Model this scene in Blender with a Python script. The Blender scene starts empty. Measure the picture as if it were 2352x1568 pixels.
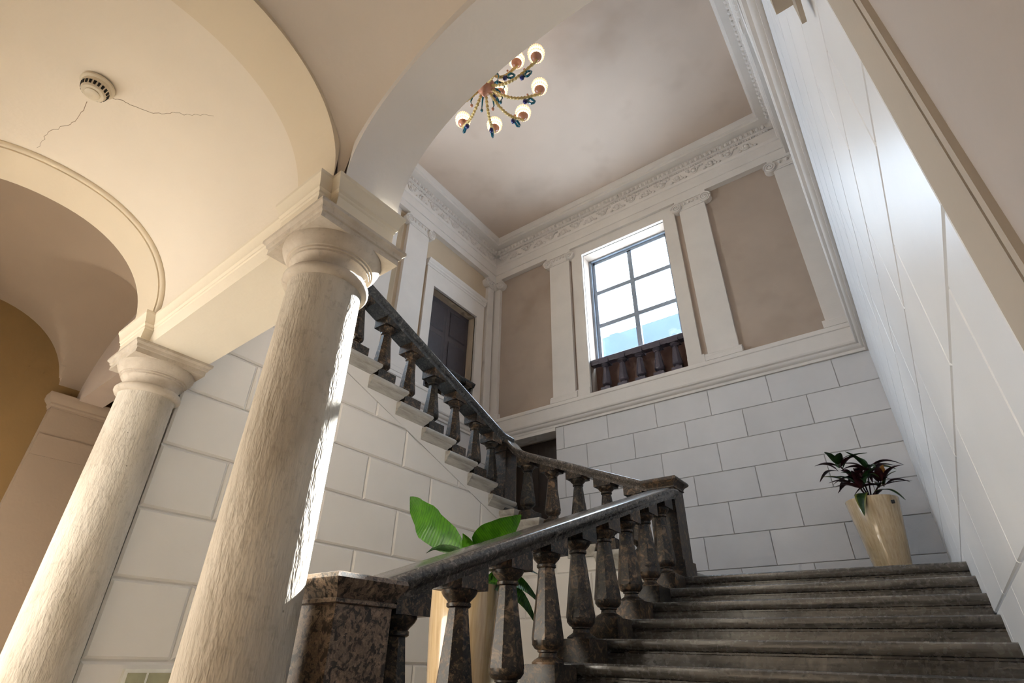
import bpy, math, random
from mathutils import Vector, Matrix
random.seed(11)
SC = bpy.context.scene
COL = SC.collection
RAD = math.radians
PI = math.pi

# ------------------------------------------------------------------ camera
FPX, YAW, PITCH, ROLL = 1221.6, -0.63784, 0.54519, 0.01763
EYE = Vector((0, 0, 0.95))
fw = Vector((math.sin(YAW)*math.cos(PITCH), math.cos(YAW)*math.cos(PITCH), math.sin(PITCH)))
rt = Vector((math.cos(YAW), -math.sin(YAW), 0)); up = rt.cross(fw)
rt2 = rt*math.cos(ROLL) + up*math.sin(ROLL); up2 = -rt*math.sin(ROLL) + up*math.cos(ROLL)
cd = bpy.data.cameras.new('camera'); cam = bpy.data.objects.new('camera', cd); COL.objects.link(cam)
cam.matrix_world = Matrix(((rt2.x, up2.x, -fw.x, EYE.x), (rt2.y, up2.y, -fw.y, EYE.y), (rt2.z, up2.z, -fw.z, EYE.z), (0, 0, 0, 1)))
cd.sensor_fit = 'HORIZONTAL'; cd.sensor_width = 36; cd.lens = FPX/2352*36; cd.clip_start = .02; cd.clip_end = 200
SC.camera = cam

# ------------------------------------------------------------------ sky, sun, exposure
W = bpy.data.worlds.new('sky'); SC.world = W; W.use_nodes = True
bg = W.node_tree.nodes['Background']; bg.inputs[0].default_value = (.74, .86, 1.0, 1); bg.inputs[1].default_value = 14.0
SUN_DIR = Vector((-.15, 1.0, .70)).normalized()
sl = bpy.data.lights.new('sun', 'SUN'); sun = bpy.data.objects.new('sun', sl); COL.objects.link(sun)
sl.energy = 46; sl.angle = RAD(.53); sl.color = (1, .95, .88)
sun.rotation_euler = SUN_DIR.to_track_quat('Z', 'Y').to_euler(); sun.location = (-6, 22, 16)
def portal(loc, rot, sx, sy):
    l = bpy.data.lights.new('window_portal', 'AREA'); o = bpy.data.objects.new('window_portal', l); COL.objects.link(o)
    l.shape = 'RECTANGLE'; l.size = sx; l.size_y = sy; l.cycles.is_portal = True
    o.location = loc; o.rotation_euler = rot
portal((-3.41, 9.12, 7.75), (RAD(90), 0, RAD(180)), 1.9, 2.8)
portal((-7.45, 3.2, 7.0), (RAD(90), 0, RAD(-90)), 2.5, 3.0)
portal((-4.25, -1.06, 1.32), (RAD(90), 0, 0), 1.9, 2.64)
vs = SC.view_settings; vs.view_transform = 'Standard'; vs.look = 'None'; vs.gamma = 1; vs.use_curve_mapping = False; vs.exposure = 0.45
cy = SC.cycles
cy.use_denoising = True; cy.max_bounces = 7; cy.diffuse_bounces = 5; cy.glossy_bounces = 2; cy.transmission_bounces = 2
cy.transparent_max_bounces = 8; cy.caustics_reflective = False; cy.caustics_refractive = False; cy.sample_clamp_indirect = 10
cy.use_adaptive_sampling = True; cy.adaptive_threshold = .075; cy.adaptive_min_samples = 12

# ------------------------------------------------------------------ materials
def srgb(r, g, b):
    f = lambda c: (c/255/12.92 if c/255 <= .04045 else ((c/255+.055)/1.055)**2.4)
    return (f(r), f(g), f(b))
class NT:
    def __init__(s, name):
        s.m = bpy.data.materials.new(name); s.m.use_nodes = True; s.t = s.m.node_tree; s.b = s.t.nodes['Principled BSDF']
        s.out = s.t.nodes['Material Output']
    def n(s, typ, **kw):
        x = s.t.nodes.new(typ)
        for k, v in kw.items():
            if k.startswith('i_'): x.inputs[k[2:].replace('_', ' ')].default_value = v
            else: setattr(x, k, v)
        return x
    def l(s, a, b): s.t.links.new(a, b)
    def coord(s, scale=(1, 1, 1), obj=False):
        c = s.n('ShaderNodeTexCoord').outputs['Object'] if obj else s.n('ShaderNodeNewGeometry').outputs['Position']
        m = s.n('ShaderNodeMapping'); m.inputs['Scale'].default_value = scale; s.l(c, m.inputs['Vector']); return m.outputs[0]
    def noise(s, vec, scale, detail=4, rough=.55, dist=0):
        x = s.n('ShaderNodeTexNoise'); x.inputs['Scale'].default_value = scale; x.inputs['Detail'].default_value = detail
        x.inputs['Roughness'].default_value = rough; x.inputs['Distortion'].default_value = dist; s.l(vec, x.inputs['Vector']); return x.outputs['Fac']
    def ramp(s, fac, stops):
        x = s.n('ShaderNodeValToRGB'); e = x.color_ramp.elements
        while len(e) < len(stops): e.new(.5)
        for i, (p, c) in enumerate(stops):
            e[i].position = p; e[i].color = (*c, 1) if len(c) == 3 else c
        s.l(fac, x.inputs[0]); return x.outputs[0]
    def mix(s, a, b, fac, mode='MIX'):
        x = s.n('ShaderNodeMix'); x.data_type = 'RGBA'; x.blend_type = mode
        for sock, v in ((x.inputs[6], a), (x.inputs[7], b), (x.inputs[0], fac)):
            if hasattr(v, 'is_linked'): s.l(v, sock)
            elif isinstance(v, tuple): sock.default_value = (*v, 1)
            else: sock.default_value = v
        return x.outputs[2]
    def bump(s, h, strength=.3, dist=.01, prev=None):
        x = s.n('ShaderNodeBump'); x.inputs['Strength'].default_value = strength; x.inputs['Distance'].default_value = dist
        s.l(h, x.inputs['Height'])
        if prev: s.l(prev, x.inputs['Normal'])
        return x.outputs[0]
    def done(s, col, rough, nrm=None, spec=.35, coat=0.):
        s.b.inputs['Coat Weight'].default_value = coat; s.b.inputs['Coat Roughness'].default_value = .06
        if hasattr(col, 'is_linked'): s.l(col, s.b.inputs['Base Color'])
        else: s.b.inputs['Base Color'].default_value = (*col, 1)
        if hasattr(rough, 'is_linked'): s.l(rough, s.b.inputs['Roughness'])
        else: s.b.inputs['Roughness'].default_value = rough
        s.b.inputs['Specular IOR Level'].default_value = spec
        if nrm: s.l(nrm, s.b.inputs['Normal'])
        return s.m
def dim(c, k): return tuple(min(1, x*k) for x in c)
def plaster(name, c, var=.07, scale=1.3, rough=.85, bump=.25, rnd=.0, dirt=None, spec=.2):
    t = NT(name); P = t.coord()
    big = t.noise(P, scale, 3, .6); fine = t.noise(P, 38, 1, .6)
    col = t.ramp(big, [(.3, dim(c, 1-var)), (.7, dim(c, 1+var))])
    if dirt:
        d = t.noise(P, .8, 3, .65); col = t.mix(col, dirt, t.ramp(d, [(.52, (0, 0, 0)), (.75, (.55, .55, .55))]))
    if rnd:
        oi = t.n('ShaderNodeObjectInfo'); g = t.ramp(oi.outputs['Random'], [(0, (1-rnd,)*3), (1, (1, 1, 1))]); col = t.mix(col, g, 1.0, 'MULTIPLY')
    return t.done(col, rough, t.bump(fine, bump, .004), spec)
M = {}
M['vault'] = plaster('vault_plaster', srgb(230, 219, 203), .04, .9)
M['band'] = plaster('arch_band_plaster', srgb(222, 208, 185), .04, .9)
M['sail'] = plaster('bay_plaster', srgb(230, 219, 207), .05, .9)
M['strip'] = plaster('pilaster_strip_plaster', srgb(184, 172, 156), .04, .9)
M['greywall'] = plaster('corridor_grey_plaster', srgb(190, 180, 172), .04, .9)
M['archw'] = plaster('arch_white_plaster', srgb(228, 223, 219), .03, 1.2)
M['ashlar'] = plaster('white_ashlar', srgb(214, 210, 208), .04, 1.6, .6, .2, .06)
M['joint'] = plaster('ashlar_joint', srgb(172, 166, 161), .05, 2)
M['rwall'] = plaster('glossy_white_ashlar', srgb(238, 239, 241), .025, 1.6, .32, .08, .03, spec=.5)
M['rjoint'] = plaster('glossy_wall_joint', srgb(190, 186, 180), .05, 2)
M['block'] = plaster('rusticated_block', srgb(222, 219, 215), .03, 1.6, .55, .15, .04)
M['trim'] = plaster('trim_plaster', srgb(221, 213, 205), .04, 2)
M['panel'] = plaster('beige_wall', srgb(180, 163, 148), .05, 1.1, dirt=srgb(158, 138, 121))
M['panel_left_lit'] = plaster('warm_lit_beige_wall', srgb(200, 181, 156), .05, 1.1)  # more ochre than the beige wall, also lightened for light missing there
M['ochre'] = plaster('ochre_strip', srgb(176, 156, 130), .05, 2)
M['hallceil'] = plaster('hall_ceiling', srgb(204, 186, 170), .06, .5, dirt=srgb(178, 158, 140))
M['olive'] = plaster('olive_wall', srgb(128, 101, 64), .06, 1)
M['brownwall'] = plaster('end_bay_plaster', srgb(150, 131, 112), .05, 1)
M['impost'] = plaster('impost_plaster', srgb(225, 214, 194), .03, 3, .7)
M['soft'] = plaster('lintel_soffit', srgb(228, 218, 200), .03, 1)

def m_column():
    t = NT('weathered_limestone'); P = t.coord(); Q = t.coord((1, 1, .28))
    a = t.noise(Q, 5, 4, .6); b = t.noise(P, 22, 3, .65); pit = t.n('ShaderNodeTexVoronoi'); pit.inputs['Scale'].default_value = 26; t.l(P, pit.inputs['Vector'])
    col = t.ramp(a, [(.25, srgb(160, 149, 133)), (.5, srgb(192, 183, 169)), (.75, srgb(211, 204, 192))])
    col = t.mix(col, srgb(150, 140, 126), t.ramp(b, [(.55, (0, 0, 0)), (.8, (.7, .7, .7))]))
    ph = t.ramp(pit.outputs['Distance'], [(.04, (0, 0, 0)), (.12, (1, 1, 1))])
    sel = t.noise(P, 9, 2); pm = t.ramp(sel, [(.6, (1, 1, 1)), (.66, (0, 0, 0))]); ph = t.mix(ph, (1, 1, 1), pm)
    col = t.mix(srgb(110, 100, 90), col, ph)
    grain = t.noise(t.coord((1, 1, .3)), 46, 2, .7)
    return t.done(col, .72, t.bump(grain, .8, .009, t.bump(ph, .5, .01)), .3)
M['column'] = m_column()
def m_capital():
    t = NT('grey_capital_stone'); P = t.coord(); a = t.noise(P, 7, 6, .6); b = t.noise(P, 30, 4)
    col = t.ramp(a, [(.3, srgb(178, 165, 148)), (.7, srgb(208, 198, 184))]); col = t.mix(col, srgb(140, 130, 118), t.ramp(b, [(.58, (0, 0, 0)), (.85, (.6, .6, .6))]))
    return t.done(col, .7, t.bump(b, .35, .005), .3)
M['capital'] = m_capital()
def m_marble(name, dark, mid, light, scale=9, thr=.5, rough=.22, spots=False):
    t = NT(name); P = t.coord(obj=True); P2 = t.coord((1, 1, 1))
    a = t.noise(P2, scale, 4, .65, 1.2); b = t.noise(P2, scale*4.2, 3, .7, .5)
    col = t.ramp(a, [(.40, dark), (.48, mid), (.55, dim(mid, .6)), (.66, light)])
    col = t.mix(col, light, t.ramp(b, [(.53, (0, 0, 0)), (.66, (.75, .75, .75))]))
    if spots: col = t.mix(col, dark, t.ramp(t.noise(P2, 42, 3, .6, .4), [(.52, (0, 0, 0)), (.6, (.9, .9, .9))]))
    oi = t.n('ShaderNodeObjectInfo'); g = t.ramp(oi.outputs['Random'], [(0, (.62, .66, .7)), (1, (1.2, 1.06, .95))]); col = t.mix(col, g, 1.0, 'MULTIPLY')
    rr = t.ramp(b, [(.3, (rough,)*3), (.8, (rough+.15,)*3)])
    return t.done(col, rr, t.bump(b, .12, .003), .38)
M['breccia'] = m_marble('dark_breccia', srgb(30, 28, 26), srgb(62, 56, 49), srgb(126, 106, 84), 12, .5, .34)
M['rail'] = m_marble('dark_polished_rail', srgb(62, 62, 62), srgb(90, 89, 88), srgb(128, 124, 119), 16, .5, .14)
M['newel'] = m_marble('spotted_breccia', srgb(52, 47, 42), srgb(132, 114, 98), srgb(152, 132, 114), 20, .5, .35, True)
M['newelg'] = m_marble('grey_breccia', srgb(44, 42, 40), srgb(66, 61, 56), srgb(108, 92, 74), 11, .5, .36)
def m_step():
    t = NT('worn_step_stone'); P = t.coord((.25, 3, 3)); a = t.noise(P, 7, 4, .65, .5); b = t.noise(t.coord(), 40, 2)
    col = t.ramp(a, [(.3, srgb(60, 57, 53)), (.5, srgb(92, 87, 81)), (.7, srgb(118, 112, 104))])
    return t.done(col, t.ramp(b, [(.3, (.18,)*3), (.8, (.36,)*3)]), t.bump(a, .12, .003), .6)
M['step'] = m_step()
def m_lstep():
    t = NT('pale_step_stone'); P = t.coord((2, .5, 3)); a = t.noise(P, 7, 6, .65, .5)
    return t.done(t.ramp(a, [(.3, srgb(138, 134, 127)), (.7, srgb(182, 179, 172))]), .4, t.bump(a, .15, .004), .45)
M['lstep'] = m_lstep()
def m_pot():
    t = NT('glazed_beige_ceramic'); P = t.coord((9, 9, .5), obj=True); a = t.noise(P, 6, 5, .6)
    return t.done(t.ramp(a, [(.25, srgb(166, 138, 100)), (.5, srgb(192, 166, 126)), (.75, srgb(206, 184, 148))]), .3, t.bump(t.noise(t.coord((8, 8, 4), obj=True), 20, 2), .05, .004), .5, 1.0)
M['pot'] = m_pot()
def m_leaf(name, c1, c2, rough=.35, edge=None):
    t = NT(name); uv = t.n('ShaderNodeTexCoord').outputs['UV']; sp = t.n('ShaderNodeSeparateXYZ'); t.l(uv, sp.inputs[0])
    w = t.n('ShaderNodeTexWave'); w.wave_type = 'BANDS'; w.bands_direction = 'X'; w.inputs['Scale'].default_value = 2.2; w.inputs['Distortion'].default_value = 1.5; t.l(uv, w.inputs['Vector'])
    a = t.noise(t.coord(obj=True), 14, 3); col = t.ramp(a, [(.3, c1), (.7, c2)])
    col = t.mix(col, dim(c1, .72), t.ramp(w.outputs['Fac'], [(.05, (.6, .6, .6)), (.3, (0, 0, 0))]))
    if edge:
        mm = t.n('ShaderNodeMath', operation='ABSOLUTE'); ss = t.n('ShaderNodeMath', operation='SUBTRACT'); ss.inputs[1].default_value = .5
        t.l(sp.outputs[1], ss.inputs[0]); t.l(ss.outputs[0], mm.inputs[0]); col = t.mix(col, edge, t.ramp(mm.outputs[0], [(.3, (0, 0, 0)), (.42, (.8, .8, .8))]))
    m = t.done(col, rough, t.bump(w.outputs['Fac'], .2, .006), .4)
    t.b.inputs['Subsurface Weight'].default_value = 0.0
    tr = t.n('ShaderNodeBsdfTranslucent'); t.l(col, tr.inputs[0]); mx = t.n('ShaderNodeMixShader'); mx.inputs[0].default_value = .28
    t.l(t.b.outputs[0], mx.inputs[1]); t.l(tr.outputs[0], mx.inputs[2]); t.l(mx.outputs[0], t.out.inputs[0]); return m
M['leaf'] = m_leaf('bright_green_leaf', srgb(42, 96, 6), srgb(78, 138, 16))
M['leafdark'] = m_leaf('dark_green_leaf', srgb(34, 62, 30), srgb(58, 92, 44))
M['maroon'] = m_leaf('maroon_leaf', srgb(60, 26, 30), srgb(84, 38, 42))
M['leafed'] = m_leaf('yellow_edged_leaf', srgb(36, 62, 30), srgb(60, 92, 42), .35, srgb(150, 142, 60))
M['dry'] = m_leaf('dry_leaf', srgb(150, 96, 34), srgb(176, 122, 56))
def plain(name, c, rough=.5, spec=.4, metal=0):
    t = NT(name); P = t.coord(obj=True); a = t.noise(P, 12, 4); m = t.done(t.ramp(a, [(.3, dim(c, .9)), (.7, dim(c, 1.08))]), rough, t.bump(a, .06, .003), spec)
    t.b.inputs['Metallic'].default_value = metal; return m
M['crack'] = plain('crack_shade', srgb(150, 132, 112), .9)
M['soil'] = plain('potting_soil', srgb(52, 38, 28), .95)
M['winframe'] = plain('grey_window_frame', srgb(146, 156, 168), .45)
M['shutter'] = plain('dark_shutter_wood', srgb(84, 76, 78), .45)
M['shutpan'] = plain('dark_shutter_panel', srgb(74, 68, 72), .45)
M['doorwood'] = plain('dark_door_wood', srgb(50, 38, 30), .5)
M['bounce_wood'] = plain('bounce_panel_wood', srgb(138, 122, 104), .7)  # wood of the added panels that control sun bounce
M['brownboard'] = plain('brown_board', srgb(110, 82, 70), .5)
M['purple'] = plain('violet_grey_stone', srgb(88, 80, 88), .4)
M['plastic'] = plain('cream_plastic', srgb(214, 202, 180), .4)
M['slot'] = plain('black_slot', srgb(28, 26, 24), .6)
M['gold'] = plain('gilded_glass', srgb(206, 172, 104), .22, .6)
M['amber'] = plain('rose_amber_glass', srgb(196, 134, 104), .2, .6)
M['teal'] = plain('teal_glass', srgb(20, 96, 112), .12, .7)
M['navy'] = plain('cobalt_glass', srgb(22, 26, 92), .1, .7)
M['whitepaint'] = plain('white_paint', srgb(228, 228, 222), .4)
M['greenglass'] = plain('greenish_panel', srgb(166, 166, 140), .15, .6)
M['floor'] = plaster('floor_stone', srgb(204, 194, 180), .1, 3, .5)
M['court'] = plaster('added_facade_stucco', srgb(188, 181, 170), .05, .5)
M['paving'] = plaster('bounce_paving', srgb(172, 165, 156), .1, 1, .8)
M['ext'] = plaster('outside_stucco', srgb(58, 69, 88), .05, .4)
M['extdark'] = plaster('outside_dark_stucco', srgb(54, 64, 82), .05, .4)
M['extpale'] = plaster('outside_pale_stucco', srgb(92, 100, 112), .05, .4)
def m_glass():
    t = NT('window_glass'); t.t.nodes.remove(t.b)
    tr = t.n('ShaderNodeBsdfTransparent'); tr.inputs[0].default_value = (.93, .96, .98, 1); gl = t.n('ShaderNodeBsdfGlossy'); gl.inputs['Roughness'].default_value = .03
    a = t.noise(t.coord((1, 1, .3)), 3, 4); mx = t.n('ShaderNodeMixShader'); r = t.ramp(a, [(.4, (.04,)*3), (.8, (.09,)*3)]); t.l(r, mx.inputs[0])
    t.l(tr.outputs[0], mx.inputs[1]); t.l(gl.outputs[0], mx.inputs[2]); t.l(mx.outputs[0], t.out.inputs[0]); return t.m
M['glass'] = m_glass()
def m_emit(name, c, s):
    t = NT(name); t.b.inputs['Base Color'].default_value = (*c, 1); t.b.inputs['Emission Color'].default_value = (*c, 1); t.b.inputs['Emission Strength'].default_value = s; t.m.cycles.emission_sampling = 'NONE'; return t.m
M['bulb'] = m_emit('lamp_glass', (1, .86, .62), 1.15)
M['bulbrim'] = m_emit('lamp_glass_rim', (1, .74, .46), .55)

# ------------------------------------------------------------------ geometry helpers
class MB:
    def __init__(s): s.v = []; s.f = []; s.uv = None
    def add(s, vs, fs):
        o = len(s.v); s.v += [tuple(p) for p in vs]; s.f += [tuple(i+o for i in f) for f in fs]; return s
    def box(s, x0, x1, y0, y1, z0, z1):
        return s.add([(x0, y0, z0), (x1, y0, z0), (x1, y1, z0), (x0, y1, z0), (x0, y0, z1), (x1, y0, z1), (x1, y1, z1), (x0, y1, z1)],
                     [(0, 3, 2, 1), (4, 5, 6, 7), (0, 1, 5, 4), (1, 2, 6, 5), (2, 3, 7, 6), (3, 0, 4, 7)])
    def loft(s, rings, cap=True, closed=True):
        n = len(rings[0]); vs = [p for r in rings for p in r]; fs = []
        for i in range(len(rings)-1):
            for j in range(n if closed else n-1):
                k = (j+1) % n; fs.append((i*n+j, i*n+k, (i+1)*n+k, (i+1)*n+j))
        if cap: fs += [tuple(range(n))[::-1], tuple((len(rings)-1)*n+j for j in range(n))]
        return s.add(vs, fs)
    def lathe(s, prof, n=20, c=(0, 0, 0), ph=0., cap=True):
        return s.loft([[(c[0]+r*math.cos(2*PI*j/n+ph), c[1]+r*math.sin(2*PI*j/n+ph), c[2]+z) for j in range(n)] for r, z in prof], cap)
    def tube(s, pts, r, n=7):
        rings = []; P = [Vector(p) for p in pts]
        for i, p in enumerate(P):
            d = (P[min(i+1, len(P)-1)]-P[max(i-1, 0)]).normalized(); a = d.orthogonal().normalized()
            if i:
                a = (prev - d*prev.dot(d)); a = a.normalized() if a.length > 1e-6 else d.orthogonal().normalized()
            prev = a; b = d.cross(a); rr = r(i/(len(P)-1)) if callable(r) else r
            rings.append([tuple(p+(a*math.cos(2*PI*j/n)+b*math.sin(2*PI*j/n))*rr) for j in range(n)])
        return s.loft(rings)
    def ball(s, c, r, n=10, m=6, sz=1., sx=1., sy=1.):
        rings = []
        for i in range(m+1):
            a = PI*(i/m)*.998+.001; rings.append([(c[0]+sx*r*math.sin(a)*math.cos(2*PI*j/n), c[1]+sy*r*math.sin(a)*math.sin(2*PI*j/n), c[2]-sz*r*math.cos(a)) for j in range(n)])
        return s.loft(rings)
    def mould(s, p0, p1, out, prof, k0=0, k1=0):
        """extrude a closed (offset, z) profile from p0 to p1; out = outward dir; k = mitre at each end"""
        p0 = Vector((p0[0], p0[1], 0)); p1 = Vector((p1[0], p1[1], 0)); o = Vector((out[0], out[1], 0)).normalized(); d = (p1-p0).normalized()
        a = [p0+o*q+d*(k0*q)+Vector((0, 0, z)) for q, z in prof]; b = [p1+o*q+d*(k1*q)+Vector((0, 0, z)) for q, z in prof]
        return s.loft([[tuple(p) for p in a], [tuple(p) for p in b]])
    def build(s, name, mat, parent=None, smooth=None, loc=None, rz=None):
        me = bpy.data.meshes.new(name); me.from_pydata(s.v, [], s.f)
        if s.uv:
            l = me.uv_layers.new()
            for lp in me.loops: l.data[lp.index].uv = s.uv[lp.vertex_index]
        me.materials.append(M[mat]); me.validate()
        import bmesh
        bm = bmesh.new(); bm.from_mesh(me); bmesh.ops.recalc_face_normals(bm, faces=bm.faces); bm.to_mesh(me); bm.free()
        if smooth is not None:
            me.polygons.foreach_set('use_smooth', [True]*len(me.polygons)); me.set_sharp_from_angle(angle=RAD(smooth))
        o = bpy.data.objects.new(name, me); COL.objects.link(o)
        if parent: o.parent = parent
        if loc: o.location = loc
        if rz is not None: o.rotation_euler = (0, 0, rz)
        return o
def share(o, name, parent, loc=(0, 0, 0), rz=0., scale=None):
    c = o.copy(); c.name = name; COL.objects.link(c); c.parent = parent; c.location = loc; c.rotation_euler = (0, 0, rz)
    if scale: c.scale = scale
    return c
def tag(o, label, cat=None, group=None, kind=None):
    o['label'] = label
    if cat: o['category'] = cat
    if group: o['group'] = group
    if kind: o['kind'] = kind
    return o
def root(name, label, cat, loc=(0, 0, 0), rz=0., group=None, kind='thing'):
    o = bpy.data.objects.new(name, None); COL.objects.link(o); o.location = loc; o.rotation_euler = (0, 0, rz); o.empty_display_size = .1
    return tag(o, label, cat, group, kind)

XR, YB, XL, ZC = .24, 8.65, -7.0, 10.5          # hall: right wall, back wall, left wall, ceiling
ARC = Vector((-1.93, 1.11, 0)); TH = RAD(-2)    # arcade frame: origin at the near column, turned 2 degrees
A = dict(loc=ARC, rz=TH)
def arc(u, v, z=0.):
    c, s_ = math.cos(TH), math.sin(TH); return Vector((ARC.x+u*c-v*s_, ARC.y+u*s_+v*c, z))

# ------------------------------------------------------------------ structure: floor, walls
tag(MB().box(-8.2, 1.4, -1.6, 9.6, -.12, 0).build('floor', 'floor'), 'pale stone floor of the stair hall and corridor', 'floor', kind='structure')
tag(MB().box(-7.5, .7, 1.15, 9.15, ZC, ZC+.2).build('ceiling', 'hallceil'), 'flat beige plaster ceiling high above the stair hall', 'ceiling', kind='structure')

b = MB().box(-8.2, 1.4, -1.05, 1.05, 4.42, 4.6).box(-8.2, -8.0, -.8, 1.6, 0, 4.42).box(-8.2, -7.5, 1.05, 1.6, 4.42, 4.6)  # unseen slab, added to stop sky light leaking past the vaults
tag(b.build('ceiling', 'panel'), 'unseen slab added above the corridor vaults against light leaks', 'ceiling', kind='structure')
WX0, WX1, WZ0, WZ1 = -4.40, -2.42, 5.53, 9.12   # back window opening
DX0, DX1, DZ0, DZ1 = -6.5, -5.26, 2.49, 4.97    # landing door opening
b = MB()
b.box(XL-.5, WX0, YB, YB+.5, DZ1, ZC).box(WX1, XR+.46, YB, YB+.5, DZ1, ZC).box(WX0, WX1, YB, YB+.5, DZ1, WZ0).box(WX0, WX1, YB, YB+.5, WZ1, ZC)
b.box(XL-.5, DX0, YB, YB+.5, 0, DZ1).box(DX1, XR+.46, YB, YB+.5, 0, DZ1).box(DX0, DX1, YB, YB+.5, 0, DZ0)
wall_back = tag(b.build('wall_back', 'panel'), 'beige plaster end wall of the hall with the tall window', 'wall', kind='structure')
b = MB(); 
ys = [1.0, 2.0, 4.4, 6.47, 7.95, YB]
for i in range(5):
    if i in (1, 3): b.box(XL-.5, XL, ys[i], ys[i+1], 0, 5.53).box(XL-.5, XL, ys[i], ys[i+1], 8.0 if i == 3 else 8.6, ZC)
    else: b.box(XL-.5, XL, ys[i], ys[i+1], 0, ZC)
wall_left = tag(b.build('wall_left', 'panel_left_lit'), 'beige side wall behind the upper flight with shuttered opening', 'wall', kind='structure')
b = MB().box(XR, XR+.46, 1.05, YB, 0, ZC)
wall_right = tag(b.build('wall_right', 'rjoint'), 'bright white ashlar wall beside the lower flight', 'wall', kind='structure')
# corridor side of the right wall with its moulded pilaster strip
b = MB().box(XR-.004, XR+.46, -1.6, 1.05, 0, 6)
wc = tag(b.build('wall_near', 'greywall'), 'grey-beige corridor wall right beside the viewpoint', 'wall', kind='structure')
MB().mould((XR-.004, .895), (XR-.004, 1.07), (-1, 0), [(-.005, 0), (.012, 0), (.012, 2.9), (-.005, 2.9)]).build('pilaster_strip', 'strip', wc)
MB().mould((XR-.004, .86), (XR-.004, .887), (-1, 0), [(-.004, 0), (.011, 0), (.011, 2.9), (-.004, 2.9)]).build('pilaster_bead', 'strip', wc)
b = MB(); xs_ = [-8.2, -5.2, -3.3, 1.4]  # the gap in this wall is added to let daylight into the corridor
for i in range(3): b.box(xs_[i], xs_[i+1], -1.05, -.80, 0 if i % 2 == 0 else 2.64, 6)
tag(b.build('wall_rear', 'vault'), 'cream corridor wall behind the viewpoint, with an opening added for daylight', 'wall', kind='structure')
tag(MB().box(-22, 14, -10, -9, -.1, 11).build('added_facade', 'court'), 'unseen stucco facade added to screen sky and return warm sunlight', 'wall', kind='structure')  # unseen facade, added to block sky and send warm sun inward
gt = root('bounce_panel', 'wooden panels added behind the viewpoint to control sun bounce', 'door', (-1.3, -.79, 0), kind='structure')  # unseen panels, added to govern sun bounce behind the viewpoint
for x0, x1 in ((-1.5, -.01), (.01, 1.6)): MB().box(x0, x1, 0, .06, 0, 2.7).build('bounce_panel_leaf', 'bounce_wood', gt)
tag(MB().box(-20, 12, -22, -1.6, -.14, -.01).build('ground', 'paving'), 'unseen pale paving added to bounce daylight up into the vaults', 'ground', kind='structure')  # unseen ground, added as a bounce surface for the corridor vaults

# ashlar blocks -----------------------------------------------------
def clip(poly, f):
    out = []
    for i in range(len(poly)):
        a, c = poly[i], poly[(i+1) % len(poly)]; fa, fc = f(a), f(c)
        if fa >= 0: out.append(a)
        if (fa >= 0) != (fc >= 0):
            t = fa/(fa-fc); out.append((a[0]+(c[0]-a[0])*t, a[1]+(c[1]-a[1])*t))
    return out
def block(parent, poly, place, depth, bev, mat):
    """poly in wall coordinates (s, z); place(s, z, d) -> xyz, d = proud of the wall"""
    cx = sum(p[0] for p in poly)/len(poly); cz = sum(p[1] for p in poly)/len(poly)
    area = abs(sum(poly[i][0]*poly[(i+1) % len(poly)][1]-poly[(i+1) % len(poly)][0]*poly[i][1] for i in range(len(poly))))/2
    if area < .004: return
    def inset(k):
        n = len(poly); res = []
        for i in range(n):
            a, p, c = Vector(poly[i-1]), Vector(poly[i]), Vector(poly[(i+1) % n])
            d1 = (p-a).normalized(); d2 = (c-p).normalized(); n1 = Vector((-d1.y, d1.x)); n2 = Vector((-d2.y, d2.x))
            if n1.dot(Vector((cx, cz))-p) < 0: n1 = -n1
            if n2.dot(Vector((cx, cz))-p) < 0: n2 = -n2
            den = 1+n1.dot(n2); res.append(p+(n1+n2)*(k/max(den, .25)))
        return res
    r0 = [place(p[0], p[1], -.002) for p in poly]; r1 = [place(p[0], p[1], depth-bev) for p in poly]; r2 = [place(p[0], p[1], depth) for p in inset(bev)]
    MB().loft([[tuple(q) for q in r] for r in (r0, r1, r2)]).build('block', mat, parent)
def courses(parent, zs, joints, s0, s1, place, gap, depth, bev, mat, clips=(), holes=()):
    for i in range(len(zs)-1):
        J = [s0]+[j for j in joints[i % len(joints)] if s0+.06 < j < s1-.06]+[s1]
        for a, c in zip(J, J[1:]):
            z0, z1 = zs[i], zs[i+1]
            g0 = 0 if a == s0 else gap; g1 = 0 if c == s1 else gap
            cells = [(a+g0, c-g1, z0+gap, z1-gap)]
            for h in holes:
                nx = []
                for (p, q, y0, y1) in cells:
                    if q <= h[0] or p >= h[1] or y1 <= h[2] or y0 >= h[3]: nx.append((p, q, y0, y1)); continue
                    if p < h[0]: nx.append((p, h[0], y0, y1))
                    if q > h[1]: nx.append((h[1], q, y0, y1))
                    if y1 > h[3]: nx.append((max(p, h[0]), min(q, h[1]), h[3], y1))
                cells = nx
            for (p, q, y0, y1) in cells:
                poly = [(p, y0), (q, y0), (q, y1), (p, y1)]
                for f in clips:
                    if poly: poly = clip(poly, f)
                if len(poly) > 2: block(parent, poly, place, depth, bev, mat)
ZS = [1.66, 1.71, 2.186, 2.66, 3.135, 3.612, 4.087, 4.565, 5.04]
jo = [-.747-.959*k for k in range(-1, 8)]; je = [-.282-.959*k for k in range(-1, 8)]
courses(wall_back, ZS, [sorted(jo), sorted(je)], XL, XR, lambda s, z, d: (s, YB-d, z), .004, .022, .006, 'ashlar', holes=[(DX0, DX1, 0, DZ1)])
MB().box(XL, XR, YB-.012, YB, 1.6, 5.05).build('joint_bed', 'joint', wall_back) if False else None
b = MB()
b.box(XL, DX0, YB-.008, YB+.001, 0, 5.05).box(DX1, XR, YB-.008, YB+.001, 0, 5.05).box(DX0, DX1, YB-.008, YB+.001, DZ1, 5.05); b.build('mortar', 'joint', wall_back)
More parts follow.
